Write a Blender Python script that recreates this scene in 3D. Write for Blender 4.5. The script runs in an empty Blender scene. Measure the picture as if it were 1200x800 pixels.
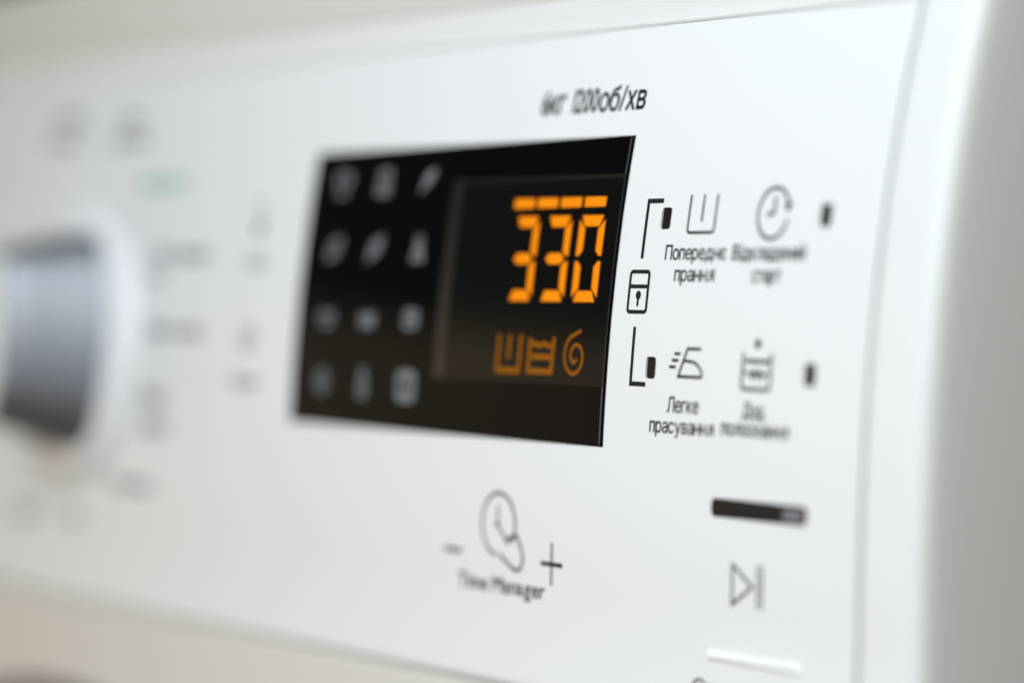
import bpy, bmesh, math, random
from mathutils import Matrix, Vector

random.seed(7)
SC = bpy.context.scene
MM = 0.001                       # everything below is written in millimetres; 1 BU = 1 m

# ------------------------------------------------------------------ camera
cam_d = bpy.data.cameras.new("camera")
cam = bpy.data.objects.new("camera", cam_d)
SC.collection.objects.link(cam)
R = ((0.53177579, -0.01967026, 0.84665672),
     (0.84662269, 0.03723666, -0.5308893),
     (-0.02108394, 0.99911286, 0.03645485))
CAM = (497.84, -298.62, 11.774)
cam.matrix_world = Matrix(((R[0][0], R[0][1], R[0][2], CAM[0] * MM),
                           (R[1][0], R[1][1], R[1][2], CAM[1] * MM),
                           (R[2][0], R[2][1], R[2][2], CAM[2] * MM),
                           (0, 0, 0, 1)))
cam_d.sensor_fit = 'HORIZONTAL'
cam_d.sensor_width = 36.0
cam_d.lens = 117.0
cam_d.clip_start = 0.02
cam_d.clip_end = 50.0
cam_d.dof.use_dof = True
cam_d.dof.focus_distance = 0.530
cam_d.dof.aperture_fstop = 4.8
cam_d.dof.aperture_blades = 0
SC.camera = cam

# ------------------------------------------------------------------ light
world = bpy.data.worlds.new("World")
SC.world = world
world.use_nodes = True
bg = world.node_tree.nodes["Background"]
bg.inputs["Color"].default_value = (0.94, 0.97, 0.93, 1)
bg.inputs["Strength"].default_value = 0.16


def area(name, loc, target, size, size_y, watts, col):
    d = bpy.data.lights.new(name, 'AREA')
    d.shape = 'RECTANGLE'
    d.size, d.size_y, d.energy, d.color = size, size_y, watts, col
    o = bpy.data.objects.new(name, d)
    SC.collection.objects.link(o)
    o.location = Vector(loc) * MM
    o.rotation_euler = (Vector(target) * MM - o.location).to_track_quat('-Z', 'Y').to_euler()
    return o


key = area("window_light", (225, -525, 320), (85, 0, 5), 0.42, 0.40, 1.52, (0.885, 0.935, 1.0))
key.data.spread = math.radians(95)
area("warm_fill_light", (-1350, -900, -300), (0, 0, 0), 1.3, 0.95, 4.2, (1.0, 0.74, 0.44))  # added lamp: warm fill from low left, and the brown reflection in the display
area("side_fill_light", (1500, -250, 300), (133, 0, 0), 0.9, 0.9, 3.8, (1.0, 0.965, 0.80))

SC.view_settings.view_transform = 'Standard'
SC.view_settings.look = 'None'
SC.view_settings.exposure = 0.0
SC.view_settings.gamma = 1.0
SC.view_settings.use_curve_mapping = False
SC.render.engine = 'CYCLES'
SC.cycles.use_denoising = True
SC.cycles.max_bounces = 8


# ------------------------------------------------------------------ materials
def mat(name, col, rough=0.4, metal=0.0, spec=0.5, coat=0.0, emit=None, strength=0.0, vary=0.0, bump=0.0, scale=400):
    m = bpy.data.materials.new(name)
    m.use_nodes = True
    nt = m.node_tree
    b = nt.nodes["Principled BSDF"]
    b.inputs["Base Color"].default_value = (*col, 1)
    b.inputs["Roughness"].default_value = rough
    b.inputs["Metallic"].default_value = metal
    b.inputs["Specular IOR Level"].default_value = spec
    b.inputs["Coat Weight"].default_value = coat
    if emit:
        b.inputs["Emission Color"].default_value = (*emit, 1)
        b.inputs["Emission Strength"].default_value = strength
    if vary or bump:
        tc = nt.nodes.new("ShaderNodeTexCoord")
        nz = nt.nodes.new("ShaderNodeTexNoise")
        nz.inputs["Scale"].default_value = scale
        nz.inputs["Detail"].default_value = 4
        nt.links.new(tc.outputs["Object"], nz.inputs["Vector"])
        if vary:
            mr = nt.nodes.new("ShaderNodeMapRange")
            mr.inputs["To Min"].default_value = rough - vary
            mr.inputs["To Max"].default_value = rough + vary
            nt.links.new(nz.outputs["Fac"], mr.inputs["Value"])
            nt.links.new(mr.outputs["Result"], b.inputs["Roughness"])
        if bump:
            bp = nt.nodes.new("ShaderNodeBump")
            bp.inputs["Strength"].default_value = bump
            bp.inputs["Distance"].default_value = 0.0002
            nt.links.new(nz.outputs["Fac"], bp.inputs["Height"])
            nt.links.new(bp.outputs["Normal"], b.inputs["Normal"])
    return m


M_PLASTIC = mat("white_plastic", (0.80, 0.82, 0.82), 0.38, spec=0.4, vary=0.06, bump=0.03, scale=900)
M_FRAME = mat("white_frame_plastic", (0.79, 0.81, 0.805), 0.36, spec=0.4, vary=0.05)
M_CAB = mat("white_enamel", (0.67, 0.655, 0.605), 0.35, vary=0.05)
M_TOP = mat("grey_white_laminate", (0.665, 0.69, 0.645), 0.5, bump=0.05, scale=600)
M_PRINT = mat("dark_grey_print", (0.014, 0.015, 0.018), 0.6, spec=0.15)
M_PRINT2 = mat("legend_print", (0.15, 0.15, 0.18), 0.5)
M_GREEN = mat("green_print", (0.16, 0.50, 0.30), 0.5)
M_GLASS = mat("black_glass", (0.0015, 0.0018, 0.0022), 0.07, spec=0.03, vary=0.02, scale=60)
M_LCD = mat("lcd_film", (0.003, 0.003, 0.0025), 0.10, spec=0.07)
M_LCDRIM = mat("lcd_rim", (0.007, 0.0068, 0.006), 0.3, spec=0.3)
M_LENS = mat("smoked_lens", (0.012, 0.012, 0.0135), 0.25, spec=0.07)
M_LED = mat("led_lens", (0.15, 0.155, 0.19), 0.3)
M_ICON = mat("display_icon_print", (0.19, 0.20, 0.212), 0.5, spec=0.05)
M_SEG = mat("lit_orange_segment", (0.05, 0.012, 0.0), 0.6, spec=0.05, emit=(1.0, 0.285, 0.004), strength=1.0)
M_SEGDIM = mat("dim_orange_segment", (0.04, 0.012, 0.0), 0.6, spec=0.05, emit=(1.0, 0.34, 0.015), strength=0.25)
M_STEEL = mat("satin_steel", (0.30, 0.315, 0.345), 0.50, metal=1.0, vary=0.04)
M_DOOR = mat("grey_door_plastic", (0.17, 0.14, 0.12), 0.4)
M_DOORGLASS = mat("dark_door_glass", (0.01, 0.01, 0.012), 0.06, spec=0.6)
M_WALL = mat("olive_wall", (0.20, 0.19, 0.155), 0.8, bump=0.2, scale=60)


# ------------------------------------------------------------------ the curved panel surface
def surf(z):
    zc = min(z, 43.3)
    y = 0.15 * zc + 0.16344e-2 * zc * zc + 0.063495e-4 * zc ** 3
    if z < -48:
        y -= 0.0045 * (z + 48) ** 2          # the panel flares out again to a lip at its lower edge
    if z > 43.3:                             # and stands upright in the strip above the seam
        t = min(z - 43.3, 2.0)
        y += 0.327 * (t - t * t / 4)
    return y


def slope(z):
    return (surf(z + 0.01) - surf(z - 0.01)) / 0.02


def P(x, z, off=0.0):
    s = slope(z)
    n = math.sqrt(1 + s * s)
    return Vector((x, surf(z) - off / n, z + off * s / n)) * MM


# ------------------------------------------------------------------ object helpers
ROOT = bpy.data.objects.new("washing_machine", None)
SC.collection.objects.link(ROOT)
ROOT.location = Vector((-167, 280, -780)) * MM
ROOT["label"] = "white washing machine with a curved control panel, black display lit orange and printed icons"
ROOT["category"] = "washing machine"
INV = Matrix.Translation(-ROOT.location)


def link(name, bm, m, parent=ROOT, smooth=False, label=None):
    bmesh.ops.recalc_face_normals(bm, faces=bm.faces) if smooth == 'recalc' else None
    me = bpy.data.meshes.new(name)
    bm.to_mesh(me)
    bm.free()
    me.materials.append(m)
    if smooth:
        for p in me.polygons:
            p.use_smooth = True
    o = bpy.data.objects.new(name, me)
    SC.collection.objects.link(o)
    attach(o, parent)
    if label:
        o["label"] = label
    return o


def attach(o, parent):
    if parent is None:
        return
    o.parent = parent
    if parent is ROOT:
        o.matrix_parent_inverse = INV


def face_out(bm):
    """printed sheets: turn every face towards the front"""
    for f in bm.faces:
        f.normal_update()
        if f.normal.y > 0:
            f.normal_flip()


def add_stroke(bm, pts, w, off, closed=False, step=1.0):
    """a flat printed line of width w through pts (x, z), laid on the curved surface"""
    q = []
    n = len(pts)
    segs = n if closed else n - 1
    for i in range(segs):
        a, b = Vector(pts[i]), Vector(pts[(i + 1) % n])
        k = max(1, int((b - a).length / step))
        for j in range(k):
            q.append(a.lerp(b, j / k))
    if not closed:
        q.append(Vector(pts[-1]))
    n = len(q)
    L, Rr = [], []
    for i in range(n):
        if closed:
            d1, d2 = q[i] - q[i - 1], q[(i + 1) % n] - q[i]
        else:
            d1 = q[i] - q[i - 1] if i else q[1] - q[0]
            d2 = q[i + 1] - q[i] if i < n - 1 else d1
        d1, d2 = d1.normalized(), d2.normalized()
        t = (d1 + d2)
        t = t.normalized() if t.length > 1e-4 else d2
        nn = Vector((-t.y, t.x))
        c = max(0.45, nn.dot(Vector((-d2.y, d2.x))))
        h = w / 2 / c
        L.append(bm.verts.new(P(*(q[i] + nn * h), off)))
        Rr.append(bm.verts.new(P(*(q[i] - nn * h), off)))
    for i in range(n if closed else n - 1):
        j = (i + 1) % n
        bm.faces.new((L[i], Rr[i], Rr[j], L[j]))


def add_poly(bm, pts, off):
    bm.faces.new([bm.verts.new(P(x, z, off)) for x, z in pts])


def circ(cx, cz, r, a0=0, a1=360, n=32, rz=None):
    rz = rz or r
    full = abs(a1 - a0) >= 360
    return [(cx + r * math.cos(math.radians(a0 + (a1 - a0) * i / n)),
             cz + rz * math.sin(math.radians(a0 + (a1 - a0) * i / n))) for i in range(n if full else n + 1)]


def rrect(x0, z0, x1, z1, r, n=5):
    out = []
    for cx, cz, a in ((x1 - r, z1 - r, 0), (x0 + r, z1 - r, 90), (x0 + r, z0 + r, 180), (x1 - r, z0 + r, 270)):
        out += circ(cx, cz, r, a, a + 90, n)
    return out


def rounded_path(pts, r, n=4):
    out = [pts[0]]
    for a, b, c in zip(pts, pts[1:], pts[2:]):
        a, b, c = Vector(a), Vector(b), Vector(c)
        p, q = b + (a - b).normalized() * r, b + (c - b).normalized() * r
        for i in range(n + 1):
            t = i / n
            out.append(tuple(p.lerp(b, t).lerp(b.lerp(q, t), t)))
    out.append(pts[-1])
    return out


PRINT_OFF = 0.05


def icon(name, strokes=(), polys=(), m=None, parent=ROOT, off=PRINT_OFF, label=None):
    bm = bmesh.new()
    for s in strokes:
        add_stroke(bm, s[0], s[1], off, len(s) > 2 and s[2])
    for p in polys:
        add_poly(bm, p, off)
    face_out(bm)
    return link(name, bm, m or M_PRINT, parent, label=label)


GLYPHS = {}


def glyph(ch):
    """one character as flat polygons: (points, faces, width), 1 unit = the font size"""
    if ch in GLYPHS:
        return GLYPHS[ch]
    if ch == 'н':                            # two stems and the bar between them
        w, h, t = 0.47, 0.546, 0.085
        q = [(0, 0), (t, 0), (t, .235), (t, .31), (t, h), (0, h), (w, 0), (w - t, 0), (w - t, .235), (w - t, .31), (w - t, h), (w, h)]
        GLYPHS[ch] = (q, [(0, 1, 2, 3, 4, 5), (7, 6, 11, 10, 9, 8), (2, 8, 9, 3)], w)
        return GLYPHS[ch]
    cu = bpy.data.curves.new("lettering", 'FONT')
    cu.body = 'R' if ch == 'я' else ch       # a mirrored small capital
    cu.size = 1.0
    cu.resolution_u = 4
    cu.fill_mode = 'FRONT'
    tmp = bpy.data.objects.new("lettering", cu)
    SC.collection.objects.link(tmp)
    dg = bpy.context.evaluated_depsgraph_get()
    me = bpy.data.meshes.new_from_object(tmp.evaluated_get(dg))
    bpy.data.objects.remove(tmp)
    q = [(v.co.x, v.co.y) for v in me.vertices]
    fs = [tuple(p.vertices) for p in me.polygons]
    bpy.data.meshes.remove(me)
    bpy.data.curves.remove(cu)
    if ch == 'я':
        top = max(y for x, y in q)
        q = [(-x * .95, y * .546 / top) for x, y in q]
    lo = min(x for x, y in q)
    q = [(x - lo, y) for x, y in q]
    GLYPHS[ch] = (q, fs, max(x for x, y in q))
    return GLYPHS[ch]


def caption(text, x0, x1, base, cap, m=None, off=PRINT_OFF, name="caption", label=None, ink=0.05):
    """flat printed lettering fitted between x0 and x1, standing on the line z = base"""
    pen, items = 0.0, []
    for ch in text:
        if ch == ' ':
            pen += 0.28
            continue
        q, fs, w = glyph(ch)
        items.append((pen, q, fs))
        pen += w + (0.06 if ch in 'оеєОабС/' else 0.085)
    kx = (x1 - x0) / (pen - 0.07)
    kz = cap / 0.728                         # cap height of the built-in sans at size 1
    bm = bmesh.new()
    for p, q, fs in items:
        vs = [bm.verts.new(P(x0 + (p + x) * kx, base + y * kz, off)) for x, y in q]
        for f in fs:
            try:
                bm.faces.new([vs[i] for i in f])
            except ValueError:
                pass
    # ink spread: a hair of extra weight round every outline
    for e in [e for e in bm.edges if e.is_boundary]:
        f = e.link_faces[0]
        a, b = (v.co for v in e.verts)
        t = (b - a)
        if t.length < 1e-7:
            continue
        up = Vector((0, -1, 0.15)).normalized()
        side = t.cross(up).normalized()
        if side.dot(f.calc_center_median() - a) > 0:
            side = -side
        k, lift = side * ink * MM, up * 0.004 * MM
        bm.faces.new([bm.verts.new(c + lift) for c in (a - k * .2, b - k * .2, b + k, a + k)])
    face_out(bm)
    return link(name, bm, m or M_PRINT, ROOT, label=label)


def slab(name, outline, inset_outline, top, depth, m, parent=ROOT, label=None):
    """a shaped plate: sunk 'depth' into the panel, its face 'top' proud, with a chamfer between the outlines"""
    bm = bmesh.new()
    lo = [bm.verts.new(P(x, z, -depth)) for x, z in outline]
    mid = [bm.verts.new(P(x, z, top * 0.35)) for x, z in outline]
    hi = [bm.verts.new(P(x, z, top)) for x, z in inset_outline]
    n = len(outline)
    for a, b in ((lo, mid), (mid, hi)):
        for i in range(n):
            j = (i + 1) % n
            bm.faces.new((a[i], a[j], b[j], b[i]))
    bm.faces.new(hi)
    bmesh.ops.recalc_face_normals(bm, faces=bm.faces)
    return link(name, bm, m, parent, label=label)


def lathe(name, prof, cx, cz, m, parent=ROOT, n=64, start=None):
    """turned around the panel's normal at (cx, cz); prof lists (radius, height above the surface)"""
    s = slope(cz)
    nz = Vector((0, -1, s)).normalized()
    ux = Vector((1, 0, 0))
    uz = nz.cross(ux)
    c = P(cx, cz)
    bm = bmesh.new()
    rings = []
    for r, h in prof:
        if r == 0:
            rings.append([bm.verts.new(c + nz * h * MM)])
        else:
            rings.append([bm.verts.new(c + (nz * h + (ux * math.cos(2 * math.pi * i / n) + uz * math.sin(2 * math.pi * i / n)) * r) * MM) for i in range(n)])
    for a, b in zip(rings, rings[1:]):
        for i in range(n):
            j = (i + 1) % n
            if len(b) == 1:
                bm.faces.new((a[i], a[j], b[0]))
            elif len(a) == 1:
                bm.faces.new((a[0], b[j], b[i]))
            else:
                bm.faces.new((a[i], a[j], b[j], b[i]))
    bmesh.ops.recalc_face_normals(bm, faces=bm.faces)
    o = link(name, bm, m, parent)
    for p in o.data.polygons:
        p.use_smooth = True
    o.data.set_sharp_from_angle(angle=math.radians(35))
    return o


# ------------------------------------------------------------------ setting: only the wall glimpsed behind, and the floor
def sheet(name, pts, m):
    bm = bmesh.new()
    bm.faces.new([bm.verts.new(Vector(p) * MM) for p in pts])
    me = bpy.data.meshes.new(name)
    bm.to_mesh(me)
    bm.free()
    me.materials.append(m)
    o = bpy.data.objects.new(name, me)
    SC.collection.objects.link(o)
    o["kind"] = "structure"
    return o


sheet("wall", [(-3000, 640, -780), (2500, 640, -780), (2500, 640, 1700), (-3000, 640, 1700)], M_WALL)
M_FLOOR = mat("warm_floor", (0.34, 0.24, 0.15), 0.45, vary=0.1, scale=8)
sheet("floor", [(-3000, -2500, -780.5), (2500, -2500, -780.5), (2500, 640, -780.5), (-3000, 640, -780.5)], M_FLOOR)

# ------------------------------------------------------------------ control panel
XL, XR = -454.0, 119.45           # panel face, left and right edge
ZB, ZT = -64.6, 42.75
SLOT_W, SLOT_H = 2.75, 3.45
SLOTS = [(65.15, 11.5), (106.45, 11.5), (65.1, -11.95), (106.4, -11.95)]


def frange(a, b, step):
    n = max(1, int(round((b - a) / step)))
    return [a + (b - a) * i / n for i in range(n + 1)]


def build_panel():
    xs, zs = {XL, XR, XL + .3, XR - .3}, {ZB, ZT - .3, ZT}
    for x in frange(XL + .3, XR - .3, 6.0):
        xs.add(x)
    for z in frange(ZB, ZT - .3, 1.1):
        zs.add(z)
    for cx, cz in SLOTS:
        xs |= {cx - SLOT_W / 2, cx + SLOT_W / 2}
        zs |= {cz - SLOT_H / 2, cz + SLOT_H / 2}
    xs, zs = sorted(xs), sorted(zs)
    bm = bmesh.new()
    V = {}

    def off_at(x, z):
        o = 0.0
        if x in (XL, XR) or z == ZT:
            o = -0.25
        return o
    for i, x in enumerate(xs):
        for j, z in enumerate(zs):
            V[i, j] = bm.verts.new(P(x, z, off_at(x, z)))

    def in_slot(xm, zm):
        return any(abs(xm - cx) < SLOT_W / 2 and abs(zm - cz) < SLOT_H / 2 for cx, cz in SLOTS)
    for i in range(len(xs) - 1):
        for j in range(len(zs) - 1):
            if in_slot((xs[i] + xs[i + 1]) / 2, (zs[j] + zs[j + 1]) / 2):
                continue
            bm.faces.new((V[i, j], V[i + 1, j], V[i + 1, j + 1], V[i, j + 1]))
    smooth = list(bm.faces)
    # skirts down into the groove
    for i in range(len(xs) - 1):
        a, b = xs[i], xs[i + 1]
        bm.faces.new((V[i, len(zs) - 1], V[i + 1, len(zs) - 1], bm.verts.new(P(b, ZT, -2)), bm.verts.new(P(a, ZT, -2))))
    for j in range(len(zs) - 1):
        for i, x in ((0, XL), (len(xs) - 1, XR)):
            bm.faces.new((V[i, j], V[i, j + 1], bm.verts.new(P(x, zs[j + 1], -2)), bm.verts.new(P(x, zs[j], -2))))
    # rounded lower edge turning under
    prev = [V[i, 0] for i in range(len(xs))]
    s0 = math.atan(slope(ZB))
    y0, z0, r = surf(ZB), ZB, 1.6
    n0 = (-math.cos(s0), math.sin(s0))         # outward normal (y, z)
    cy, cz = y0 - n0[0] * r, z0 - n0[1] * r
    a0 = math.atan2(n0[1], n0[0])
    for k in range(1, 10):
        t = k / 9
        a1 = a0 + (math.pi * 1.5 - (a0 % (2 * math.pi))) * t
        row = [bm.verts.new(Vector((x, cy + r * math.cos(a1), cz + r * math.sin(a1))) * MM) for x in xs]
        for i in range(len(xs) - 1):
            bm.faces.new((prev[i], prev[i + 1], row[i + 1], row[i]))
        prev = row
    row = [bm.verts.new(v.co + Vector((0, 0.014, 0))) for v in prev]
    for i in range(len(xs) - 1):
        bm.faces.new((prev[i], prev[i + 1], row[i + 1], row[i]))
    # walls of the four indicator slots
    for cx, cz in SLOTS:
        q = [(cx - SLOT_W / 2, cz - SLOT_H / 2), (cx + SLOT_W / 2, cz - SLOT_H / 2), (cx + SLOT_W / 2, cz + SLOT_H / 2), (cx - SLOT_W / 2, cz + SLOT_H / 2)]
        for a in range(4):
            b = (a + 1) % 4
            bm.faces.new([bm.verts.new(P(*q[a], 0)), bm.verts.new(P(*q[b], 0)), bm.verts.new(P(*q[b], -0.78)), bm.verts.new(P(*q[a], -0.78))])
        for sx in (-1, 1):                   # the corners of a slot are cut off round
            for sz in (-1, 1):
                qx, qz = cx + sx * SLOT_W / 2, cz + sz * SLOT_H / 2
                e = [(qx, qz), (qx - sx * .55, qz), (qx - sx * .15, qz - sz * .17), (qx, qz - sz * .6)]
                tri = [bm.verts.new(P(*v, 0)) for v in e]
                bm.faces.new(tri)
                for u, v in ((1, 2), (2, 3)):
                    bm.faces.new([bm.verts.new(P(*e[u], 0)), bm.verts.new(P(*e[v], 0)), bm.verts.new(P(*e[v], -0.78)), bm.verts.new(P(*e[u], -0.78))])
    bmesh.ops.remove_doubles(bm, verts=bm.verts, dist=2e-6)
    bmesh.ops.recalc_face_normals(bm, faces=bm.faces)
    o = link("control_panel", bm, M_PLASTIC)
    for p in o.data.polygons:
        p.use_smooth = True
    o.data.set_sharp_from_angle(angle=math.radians(30))
    return o


panel = build_panel()


# frame round the panel: the strip above it and the rounded cap at its right end, one moulding
PLAN = [(120.15, 2.2), (120.15, .9), (120.35, .35), (120.8, .06), (121.4, 0), (124, 0), (127, 0), (130, .02), (131.6, .18), (132.4, .5), (132.95, 1.0),
        (133.35, 1.8), (133.6, 2.8), (133.85, 4.5), (134.15, 7.5), (134.45, 11), (134.8, 16), (135.05, 23), (135.2, 32), (135.3, 60)]


def build_frame():
    bm = bmesh.new()
    ZF = 42.95
    zs_low = [-66.2] + frange(-64.0, ZF, 1.3)
    zs_top = [ZF] + [ZF + .25] + frange(ZF + .8, 49.0, 0.7)
    zs = zs_low[:-1] + zs_top
    cols = []
    for x, d in PLAN:
        col = []
        for z in zs:
            # the corner sinks the sheet straight back into the machine
            p = P(x, z, 0)
            col.append(bm.verts.new(p + Vector((0, d * MM, 0))))
        cols.append(col)
    for a, b in zip(cols, cols[1:]):
        for j in range(len(zs) - 1):
            if zs[j] >= ZF - 1e-6 and any(a is c for c in cols[:4]):
                continue
            bm.faces.new((a[j], b[j], b[j + 1], a[j + 1]))
    # strip above the panel face
    xs = frange(-467, 120.8, 12) + [121.4]
    rows = []
    for k, z in enumerate([ZF, ZF] + zs_top[1:]):
        off = -2.2 if k == 0 else (-0.3 if k == 1 else 0)
        rows.append([bm.verts.new(P(x, z, off)) for x in xs[:-1]] + [bm.verts.new(P(xs[-1], z, off if k == 0 else 0))])
    for a, b in zip(rows, rows[1:]):
        for i in range(len(xs) - 1):
            if a is rows[0] and i == len(xs) - 2:
                continue
            bm.faces.new((a[i], a[i + 1], b[i + 1], b[i]))
    bmesh.ops.remove_doubles(bm, verts=bm.verts, dist=2e-6)
    bmesh.ops.recalc_face_normals(bm, faces=bm.faces)
    o = link("panel_frame", bm, M_FRAME, label="smooth white rounded frame at the right end of the control panel")
    for p in o.data.polygons:
        p.use_smooth = True
    o.data.set_sharp_from_angle(angle=math.radians(40))
    return o


build_frame()

# plate behind the groove
bm = bmesh.new()
xs, zs = frange(-460, 112, 40) + [116, 119, 122, 128], frange(-62, 49, 2)
g = [[bm.verts.new(P(x, z, -0.8 if x < 115 else -2.4)) for z in zs] for x in xs]
for i in range(len(xs) - 1):
    for j in range(len(zs) - 1):
        bm.faces.new((g[i][j], g[i + 1][j], g[i + 1][j + 1], g[i][j + 1]))
link("backing_plate", bm, M_CAB, smooth=True)

for cx, cz in SLOTS:
    bm = bmesh.new()
    w, h = SLOT_W / 2 - .01, SLOT_H / 2 - .01
    add_poly(bm, [(cx - w, cz - h), (cx + w, cz - h), (cx + w, cz + h), (cx - w, cz + h)], -0.3)
    face_out(bm)
    link("indicator_lens", bm, M_LENS)

# ------------------------------------------------------------------ display
DX0, DX1, DZ0, DZ1 = -52.9, 52.95, -25.0, 25.0
TOP = 0.22


def build_display():
    bm = bmesh.new()
    zs = [DZ0, DZ0 + .3] + frange(DZ0 + .3, DZ1 - .3, 1.0)[1:-1] + [DZ1 - .3, DZ1]
    xs = [DX0, DX0 + .3] + frange(DX0 + .3, DX1 - .45, 8)[1:-1] + [DX1 - .45, DX1]
    V = {}
    for i, x in enumerate(xs):
        for j, z in enumerate(zs):
            edge = i in (0, len(xs) - 1) or j in (0, len(zs) - 1)
            V[i, j] = bm.verts.new(P(x, z, 0.05 if edge else TOP))
    for i in range(len(xs) - 1):
        for j in range(len(zs) - 1):
            bm.faces.new((V[i, j], V[i + 1, j], V[i + 1, j + 1], V[i, j + 1]))
    bd = [e for e in bm.edges if e.is_boundary]
    r = bmesh.ops.extrude_edge_only(bm, edges=bd)
    for v in r['geom']:
        if isinstance(v, bmesh.types.BMVert):
            v.co.y += 0.4 * MM
    bmesh.ops.recalc_face_normals(bm, faces=bm.faces)
    o = link("display", bm, M_GLASS, label="black glass display showing 3:30 in orange digits")
    for p in o.data.polygons:
        p.use_smooth = True
    o.data.set_sharp_from_angle(angle=math.radians(12))
    return o


display = build_display()
display["label"] = "black glass display showing 330 in orange segments"


def curved_sheet(name, x0, z0, x1, z1, off, m, parent):
    bm = bmesh.new()
    xs, zs = frange(x0, x1, 6), frange(z0, z1, 1.0)
    g = [[bm.verts.new(P(x, z, off)) for z in zs] for x in xs]
    for i in range(len(xs) - 1):
        for j in range(len(zs) - 1):
            bm.faces.new((g[i][j], g[i + 1][j], g[i + 1][j + 1], g[i][j + 1]))
    face_out(bm)
    return link(name, bm, m, parent, smooth=True)


curved_sheet("lcd_screen", 0.2, -15.4, 52.2, 18.8, TOP + .04, M_LCD, display)
curved_sheet("lcd_rim", -1.2, -15.4, 2.4, 18.8, TOP + .07, M_LCDRIM, display)
curved_sheet("lcd_rim", 2.4, 18.2, 52.2, 18.8, TOP + .07, M_LCDRIM, display)
SEG_OFF = TOP + .10
M_EDGE = mat("glass_edge_glint", (0.10, 0.10, 0.105), 0.3)  # lighter grey painting the reflection along the bevelled glass edge
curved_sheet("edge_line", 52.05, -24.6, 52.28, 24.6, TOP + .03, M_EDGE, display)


def quad_seg(bm, pts):
    add_poly(bm, pts, SEG_OFF)


# four bars above the number
for x0, x1 in ((20.0, 26.2), (27.2, 33.4), (34.4, 40.6), (41.6, 47.8)):
    bm = bmesh.new()
    quad_seg(bm, [(x0, 13.6), (x1, 13.6), (x1, 15.2), (x0, 15.2)])
    face_out(bm)
    link("progress_bar", bm, M_SEG, display)


def digit(x0, x1, z0, z1, lit, label):
    d = bpy.data.objects.new("digit", None)
    SC.collection.objects.link(d)
    attach(d, ROOT)
    d["label"] = label
    t, g, zm = 1.78, 0.62, (z0 + z1) / 2
    h = t / 2
    shapes = {
        'a': [(x0 + g, z1), (x1 - g, z1), (x1 - t + .2, z1 - t), (x0 + t - .2, z1 - t)],
        'd': [(x0 + g, z0), (x0 + t - .2, z0 + t), (x1 - t + .2, z0 + t), (x1 - g, z0)],
        'g': [(x0 + .7, zm), (x0 + t, zm + h), (x1 - t - .3, zm + h), (x1 - 1.25, zm), (x1 - t - .3, zm - h), (x0 + t, zm - h)],
        'b': [(x1, z1 - .7), (x1, zm + .45), (x1 - .75, zm + .45), (x1 - t, zm + h + .4), (x1 - t, z1 - t - .45)],
        'c': [(x1, z0 + .7), (x1, zm - .45), (x1 - .75, zm - .45), (x1 - t, zm - h - .4), (x1 - t, z0 + t + .45)],
        'f': [(x0, z1 - .7), (x0, zm + .45), (x0 + .75, zm + .45), (x0 + t, zm + h + .4), (x0 + t, z1 - t - .45)],
        'e': [(x0, z0 + .7), (x0, zm - .45), (x0 + .75, zm - .45), (x0 + t, zm - h - .4), (x0 + t, z0 + t + .45)],
    }
    for k in lit:
        bm = bmesh.new()
        quad_seg(bm, shapes[k])
        face_out(bm)
        o = link("segment", bm, M_SEG, None)
        o.parent = d
        o.matrix_parent_inverse = INV
    d.matrix_parent_inverse = Matrix.Identity(4)
    d.location = (0, 0, 0)


digit(21.2, 28.7, -1.85, 12.2, "abgcd", "first digit 3 of the lit number")
digit(31.1, 38.6, -1.85, 12.2, "abgcd", "second digit 3 of the lit number")
digit(40.9, 48.4, -1.85, 12.2, "abcdef", "last digit 0 of the lit number")


def phase(strokes):
    return icon("phase_icon", strokes, m=M_SEGDIM, parent=display, off=SEG_OFF)


phase([([(20.0, -7.5), (19.8, -13.5), (26.6, -13.5), (26.8, -7.5)], 0.95), ([(23.4, -7.5), (23.2, -11.6)], 0.9)])
wave = [(30.2 + i * .5, -9.0 + .18 * math.sin(i * 1.0)) for i in range(13)]
phase([([(29.7, -7.9), (29.6, -13.4), (36.7, -13.4), (37.0, -7.7)], 0.95), (wave, 0.85), ([(30.4, -11.0), (36.2, -11.0)], 0.95)])
sp = [(44.9, -6.5)]
for i in range(0, 40):
    a = math.radians(120 + i * 14.5)
    r = 3.35 * (1 - i / 44) + .25
    sp.append((43.6 + r * math.cos(a) * .95, -10.7 + r * math.sin(a)))
phase([(sp, 0.6)])


# ---- the twelve programme symbols on the left of the display
def prog(cx, cz, strokes=(), polys=()):
    sh = lambda pts: [(cx + x * .69, cz + z * .69) for x, z in pts]
    return icon("program_icon", [(sh(s[0]),) + tuple(s[1:]) for s in strokes], [sh(p) for p in polys],
                m=M_ICON, parent=display, off=TOP + .06)


IX, IZ = (-41.0, -25.8, -10.3), (19.0, 7.0, -5.4, -17.2)
# shirt, trousers, feather
prog(IX[0], IZ[0], [([(-1.9, -2.8), (1.9, -2.8), (1.9, 1), (3.2, .2), (3.9, 1.5), (1.5, 2.8), (-1.5, 2.8), (-3.9, 1.5), (-3.2, .2), (-1.9, 1)], .8, True)])
prog(IX[1], IZ[0], [([(-2.2, 2.8), (2.4, 2.8), (2.8, -2.8), (.9, -2.8), (0, .8), (-.9, -2.8), (-2.8, -2.8)], .9, True)])
prog(IX[2], IZ[0], [([(-3, -3), (2.2, 1.8)], .8)], [[(-2, -1.8), (-2.2, .6), (-.4, 2.2), (3.6, 3.3), (2.9, .8), (1, -1.2)]])
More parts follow.
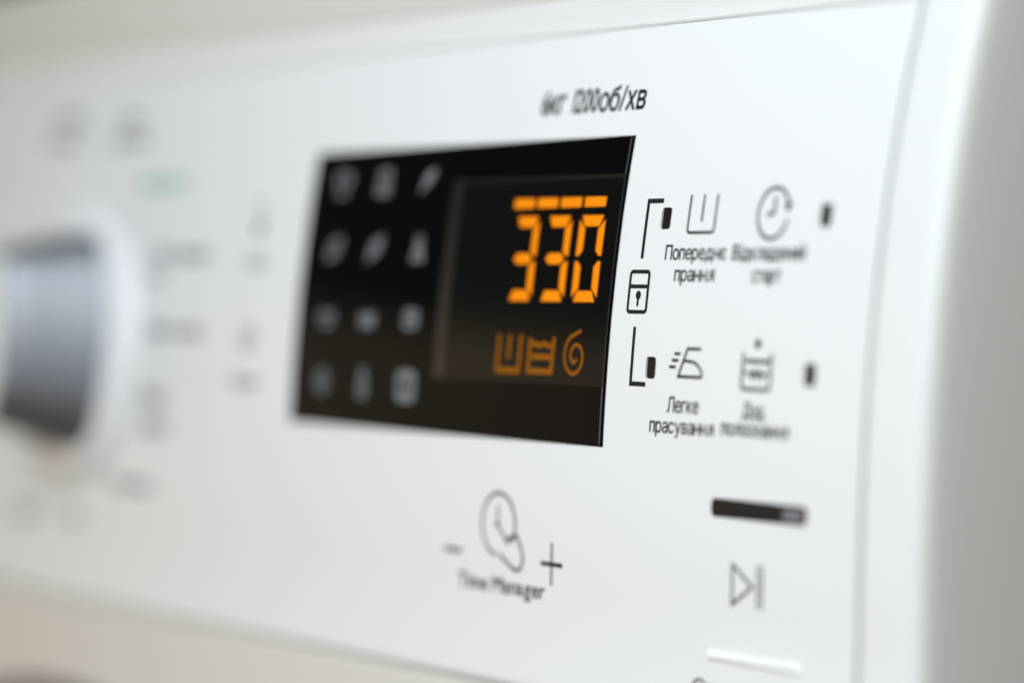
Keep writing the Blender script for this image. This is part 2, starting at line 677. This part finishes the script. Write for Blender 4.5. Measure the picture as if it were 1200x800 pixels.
# leaf, feather, dress
prog(IX[0], IZ[1], [([(-3, -2.4), (-2.2, .8), (0, 2.2), (3.3, 2.6), (2.6, -.4), (.6, -2), (-1.8, -2)], .8, True), ([(-3, -2.6), (1.6, 1.2)], .6)])
prog(IX[1], IZ[1], [([(-3, -3), (-2, .5), (.4, 2.2), (3.2, 2.8), (2.4, .2), (.4, -1.6), (-1.6, -1.8)], .8, True), ([(-2.4, -2.2), (2, 1.6)], .9)])
prog(IX[2], IZ[1], [([(-1.2, 3.4), (-1, 1), (-2.6, -2.8), (2.6, -2.8), (1, 1), (1.2, 3.4)], .8)], [[(-1, 1.2), (-2, -1.4), (2, -1.4), (1, 1.2)]])
# basin, clock marks, blanket
prog(IX[0], IZ[2], [([(-3.4, 1.8), (-2.6, -1.9), (2.6, -1.9), (3.4, 1.8)], .8), ([(-2.4, .6), (-.8, 1.2), (.8, .2), (2.4, .8)], .9)])
prog(IX[1], IZ[2], [([(-3.6, 1.6), (-2.8, -2), (2.8, -2), (3.6, 1.6)], .8), ([(-2.6, .4), (2.6, .4)], 1.0), ([(-2, -.9), (2, -.9)], .7)])
prog(IX[2], IZ[2], [(rrect(-3.2, -2, 3.2, 2, .8), .8, True), ([(-2.2, .1), (2.2, .1)], 1.1)])
# ring, bottle, drum
prog(IX[0], IZ[3], [(circ(0, 0, 2.7, n=28), .9, True), ([(-1.4, 0), (1.4, 0)], .9)])
prog(IX[1], IZ[3], [(rrect(-1.7, -3.4, 1.7, 1.8, .6), .8, True), ([(-.8, 1.8), (-.8, 3.5), (.8, 3.5), (.8, 1.8)], .8), ([(-.9, -1.2), (.9, -1.2)], 1.2)])
prog(IX[2], IZ[3], [(rrect(-3.7, -3, 3.7, 3, 1.0), 1.6, True), (circ(0, 0, 1.55, n=24), .5, True)])

# ------------------------------------------------------------------ printing on the right of the display
icon("bracket_line", [([(63.9, 14.3), (59.75, 14.3), (59.8, 5.2)], .74)], label="upper bracket line beside the lock symbol")
icon("bracket_line", [([(59.8, -5.6), (59.8, -14.6), (64.0, -14.6)], .74)], label="lower bracket line beside the lock symbol")
icon("lock_icon", [(rrect(57.25, -3.25, 62.45, 3.12, .55, 3), .62, True), ([(57.4, .78), (62.3, .78)], .62),
                   ([(59.93, -.4), (59.92, -2.35)], .55)], [circ(59.94, -.6, .72, n=14)])
icon("tub_icon", [(rounded_path([(71.4, 15.1), (71.4, 9.2), (78.5, 9.2), (78.5, 15.1)], .7), .46), ([(74.95, 15.1), (74.95, 10.85)], .46)])
icon("clock_icon", [(circ(93.4, 11.95, 3.85, 22, 345, 44), .56), (rounded_path([(93.6, 14.5), (93.6, 12.0), (91.9, 11.7)], .2), .6)],
     [[(96.0, 13.55), (98.05, 13.4), (96.75, 11.85)]])
icon("iron_icon", [([(78.5, -8.77), (74.85, -8.77), (72.8, -13.1), (79.2, -13.1)] , .5),
                   ([(79.2, -13.1), (78.95, -12.3), (78.3, -11.55), (77.35, -11.0), (76.2, -10.72), (73.85, -10.65)], .48),
                   ([(71.4, -9.6), (73.0, -9.6)], .48), ([(70.8, -10.62), (72.6, -10.62)], .48), ([(70.2, -11.65), (72.0, -11.65)], .48)])
icon("rinse_icon", [(rounded_path([(89.65, -9.0), (89.65, -14.5), (96.7, -14.5), (96.7, -9.0)], .7), .56),
                    ([(90.3, -10.27), (96.4, -10.27)], .62), ([(89.8, -12.05), (90.6, -12.05)], .45), ([(95.7, -12.05), (96.5, -12.05)], .45),
                    ([(91.3, -11.75), (92.0, -12.7), (92.7, -11.75), (93.4, -12.7), (94.1, -11.75), (94.8, -12.7), (95.2, -12.0)], .6),
                    ([(92.3, -7.65), (93.85, -7.65)], .75), ([(93.07, -6.88), (93.07, -8.4)], .75)])

caption("Попереднє", 66.2, 82.5, 5.0, 2.3)
caption("прання", 69.4, 80.1, 1.65, 2.3)
caption("Відкладений", 84.2, 102.6, 4.95, 2.3, ink=.06)
caption("старт", 89.9, 97.2, 1.55, 2.3, ink=.06)
caption("Легке", 70.4, 78.8, -18.7, 2.4)
caption("прасування", 65.9, 83.2, -21.95, 2.3)
caption("Дод.", 90.4, 96.2, -18.8, 2.3, ink=.06)
caption("полоскання", 85.1, 102.1, -21.6, 2.3, ink=.06)
caption("6кг", 22.8, 29.9, 29.35, 4.1, ink=.13)
caption("1200", 32.5, 39.9, 29.3, 4.1, ink=.10)
caption("об/хв", 40.3, 53.9, 29.25, 4.1, ink=.10)
caption("Time Manager", 9.5, 36.9, -50.75, 2.75, ink=.07)
caption("Старт/Пауза", 80.0, 111.0, -61.5, 2.4)

# time manager symbol with its minus and plus
icon("minus_sign", [([(4.6, -44.63), (10.4, -44.63)], .75)])
icon("plus_sign", [([(38.8, -41.3), (38.8, -48.35)], .52), ([(35.55, -44.88), (42.1, -44.88)], .74)])
icon("time_icon", [(circ(22.2, -39.35, 5.25, -25, 262, 44), .56),
                   (rounded_path([(21.9, -36.2), (21.9, -39.3), (25.0, -42.4)], .2), .5),
                   ([(25.1, -42.5), (25.5, -41.5), (26.1, -41.1), (26.7, -41.9), (27.3, -40.9), (28.1, -41.0), (29.3, -42.8), (30.1, -44.7), (29.3, -46.3), (27.7, -46.8), (25.4, -45.8), (22.4, -44.3)], .56)],
     [circ(21.7, -39.3, .55, n=14)])

# start / pause: dark indicator window, symbol, raised ridge
o_w = rrect(83.4, -34.1, 107.5, -31.25, .95)
i_w = rrect(83.62, -33.88, 107.28, -31.47, .73)
win = slab("start_indicator", o_w, i_w, 0.16, 0.6, M_LENS)
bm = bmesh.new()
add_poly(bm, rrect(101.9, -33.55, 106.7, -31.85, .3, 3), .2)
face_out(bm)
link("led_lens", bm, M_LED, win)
icon("play_pause_icon", [([(89.3, -41.0), (89.3, -47.1), (94.4, -44.05)], .5, True), ([(95.75, -40.7), (95.75, -47.25)], .42), ([(96.85, -40.7), (96.85, -47.25)], .42)])

bm = bmesh.new()
prof = [(-54.35, -.1), (-54.45, .15), (-55.2, .62), (-55.45, .68), (-55.62, .6), (-55.75, .3), (-55.8, -.1)]
rings = []
for x, k in ((83.55, 0), (83.75, .6), (84.1, 1), (106.8, 1), (107.15, .6), (107.3, 0)):
    rings.append([bm.verts.new(P(x, z, h * k if h > 0 else h)) for z, h in prof])
for a, b in zip(rings, rings[1:]):
    for j in range(len(prof) - 1):
        bm.faces.new((a[j], b[j], b[j + 1], a[j + 1]))
bmesh.ops.recalc_face_normals(bm, faces=bm.faces)
link("touch_ridge", bm, mat("bright_white_plastic", (0.92, 0.93, 0.93), 0.25))

# ------------------------------------------------------------------ programme knob and its legend
KX, KZ = -150.0, -12.0
knob = lathe("knob", [(29.6, -.5), (29.6, .2), (29.3, .5), (27.0, 2.3), (26.2, 2.7), (0, 2.8)], KX, KZ, mat("white_knob_skirt", (0.87, 0.88, 0.89), 0.3))


def build_grip(name, parent, m, prof, hw, hh, ex):
    """the upright bar one turns: barrel-shaped outline lofted along the panel's normal"""
    s = slope(KZ)
    nz, ux = Vector((0, -1, s)).normalized(), Vector((1, 0, 0))
    uz = nz.cross(ux)
    if uz.z < 0:
        uz = -uz
    c = P(KX, KZ)
    bm = bmesh.new()
    rings, n = [], 72
    for k, h in prof:
        ring = []
        for i in range(n):
            a = 2 * math.pi * i / n
            ca, sa = math.cos(a), math.sin(a)
            z = math.copysign(abs(sa) ** (2 / ex), sa) * (hh + k * .5)
            x = math.copysign(abs(ca) ** (2 / ex), ca) * (hw + k) + math.copysign(1, ca) * abs(ca) ** .5 * 4.5 * (1 - (z / hh) ** 2 if abs(z) < hh else 0)
            ring.append(bm.verts.new(c + (ux * x + uz * z + nz * h) * MM))
        rings.append(ring)
    for a, b in zip(rings, rings[1:]):
        for i in range(n):
            j = (i + 1) % n
            bm.faces.new((a[i], a[j], b[j], b[i]))
    bm.faces.new(rings[-1])
    bmesh.ops.recalc_face_normals(bm, faces=bm.faces)
    o = link(name, bm, m, parent)
    for p in o.data.polygons:
        p.use_smooth = True
    o.data.set_sharp_from_angle(angle=math.radians(40))
    return o


build_grip("knob_grip", knob, M_STEEL, [(3.5, 2.7), (-.5, 9.0), (-4.0, 15.0), (-6.3, 19.0), (-7.2, 20.2), (-8.2, 20.7)], 12.0, 21.0, 7.0)
build_grip("knob_cap", knob, M_FRAME, [(-8.2, 20.65), (-8.7, 21.0), (-9.4, 21.1)], 12.0, 21.0, 7.0)

for txt, x, z, h, m in (("Бавовна", -178, 29.9, 2.4, M_PRINT2), ("Синтетика", -146, 29.0, 2.4, M_PRINT2),
                        ("Бавовна Еко", -128, 19.5, 2.4, M_GREEN), ("Тонкі тканини", -117.5, 5.0, 2.4, M_PRINT2),
                        ("Вовна та шовк", -116.5, -10.2, 2.4, M_PRINT2), ("Еко", -117.5, 0.8, 2.4, M_PRINT2), ("Бавовна", -176, 34.2, 2.4, M_PRINT2), ("Легке", -143, 33.2, 2.4, M_PRINT2), ("Ковдра", -117.5, -23.6, 2.4, M_PRINT2),
                        ("Джинси", -116, -29.5, 2.4, M_PRINT2), ("Полоскання", -130, -41.8, 2.4, M_PRINT2),
                        ("Злив", -152, -50.0, 2.4, M_PRINT2), ("Віджим", -178, -50.5, 2.4, M_PRINT2)):
    caption(txt, x, x + len(txt) * 1.9, z, h * 1.15, m, ink=.12)

icon("temperature_icon", [(rrect(-72.9, 11.6, -71.1, 16.0, .7), .5, True)], [circ(-72, 11.0, 1.5, n=18)], m=M_PRINT2)
caption("Темп.", -76, -67, 3.6, 2.4, M_PRINT2)
sp2 = [(-72.2 + (2.9 - i * .09) * math.cos(i * .5), -10.3 + (2.9 - i * .09) * math.sin(i * .5)) for i in range(28)]
icon("spin_icon", [(sp2, .5)], m=M_PRINT2)
caption("Віджим", -77, -67, -19.2, 2.4, M_PRINT2)


# ------------------------------------------------------------------ body of the machine
def rounded_box(name, x0, x1, y0, y1, z0, z1, r, m, parent=ROOT):
    bm = bmesh.new()
    bmesh.ops.create_cube(bm, size=1.0)
    for v in bm.verts:
        v.co = Vector((x0 if v.co.x < 0 else x1, y0 if v.co.y < 0 else y1, z0 if v.co.z < 0 else z1)) * MM
    bmesh.ops.bevel(bm, geom=list(bm.edges), offset=r * MM, segments=4, affect='EDGES', profile=0.5)
    o = link(name, bm, m, parent)
    for p in o.data.polygons:
        p.use_smooth = True
    o.data.set_sharp_from_angle(angle=math.radians(60))
    return o


rounded_box("cabinet", -467, 133.5, -5.5, 560, -765, -66.3, 1.5, M_CAB)
rounded_box("cabinet_back", -463, 131, 61, 555, -66, 49.1, 2, M_CAB)
rounded_box("worktop", -467, 134, 10.55, 565, 48.9, 66.0, 0.6, M_TOP)
for x in (-430, 96):
    for y in (40, 520):
        lathe_c = bmesh.new()
        bmesh.ops.create_cone(lathe_c, cap_ends=True, segments=20, radius1=22 * MM, radius2=18 * MM, depth=15 * MM,
                              matrix=Matrix.Translation(Vector((x, y, -772.4)) * MM))
        link("foot", lathe_c, M_DOOR)

# round door: ring and bowl of dark glass below the knob
DCX, DCZ, DR = -150.0, -280.0, 196.0


def turned(name, prof, m, parent=ROOT, n=96):
    bm = bmesh.new()
    rings = []
    for r, y in prof:
        if r == 0:
            rings.append([bm.verts.new(Vector((DCX, y, DCZ)) * MM)])
        else:
            rings.append([bm.verts.new(Vector((DCX + r * math.cos(2 * math.pi * i / n), y, DCZ + r * math.sin(2 * math.pi * i / n))) * MM) for i in range(n)])
    for a, b in zip(rings, rings[1:]):
        for i in range(n):
            j = (i + 1) % n
            bm.faces.new((a[i], a[j], b[0]) if len(b) == 1 else (a[i], a[j], b[j], b[i]))
    bmesh.ops.recalc_face_normals(bm, faces=bm.faces)
    o = link(name, bm, m, parent)
    for p in o.data.polygons:
        p.use_smooth = True
    return o


door = turned("door", [(DR, -1), (DR, -6), (DR - 2, -10), (DR - 8, -14), (DR - 20, -16), (DR - 36, -15), (DR - 46, -8)], M_DOOR)
dg_ = turned("door_glass", [(DR - 45.5, -8.5), (DR - 60, -12), (80, -17), (0, -20)], M_DOORGLASS, door)
dg_.matrix_parent_inverse = INV @ Matrix.Translation(ROOT.location)
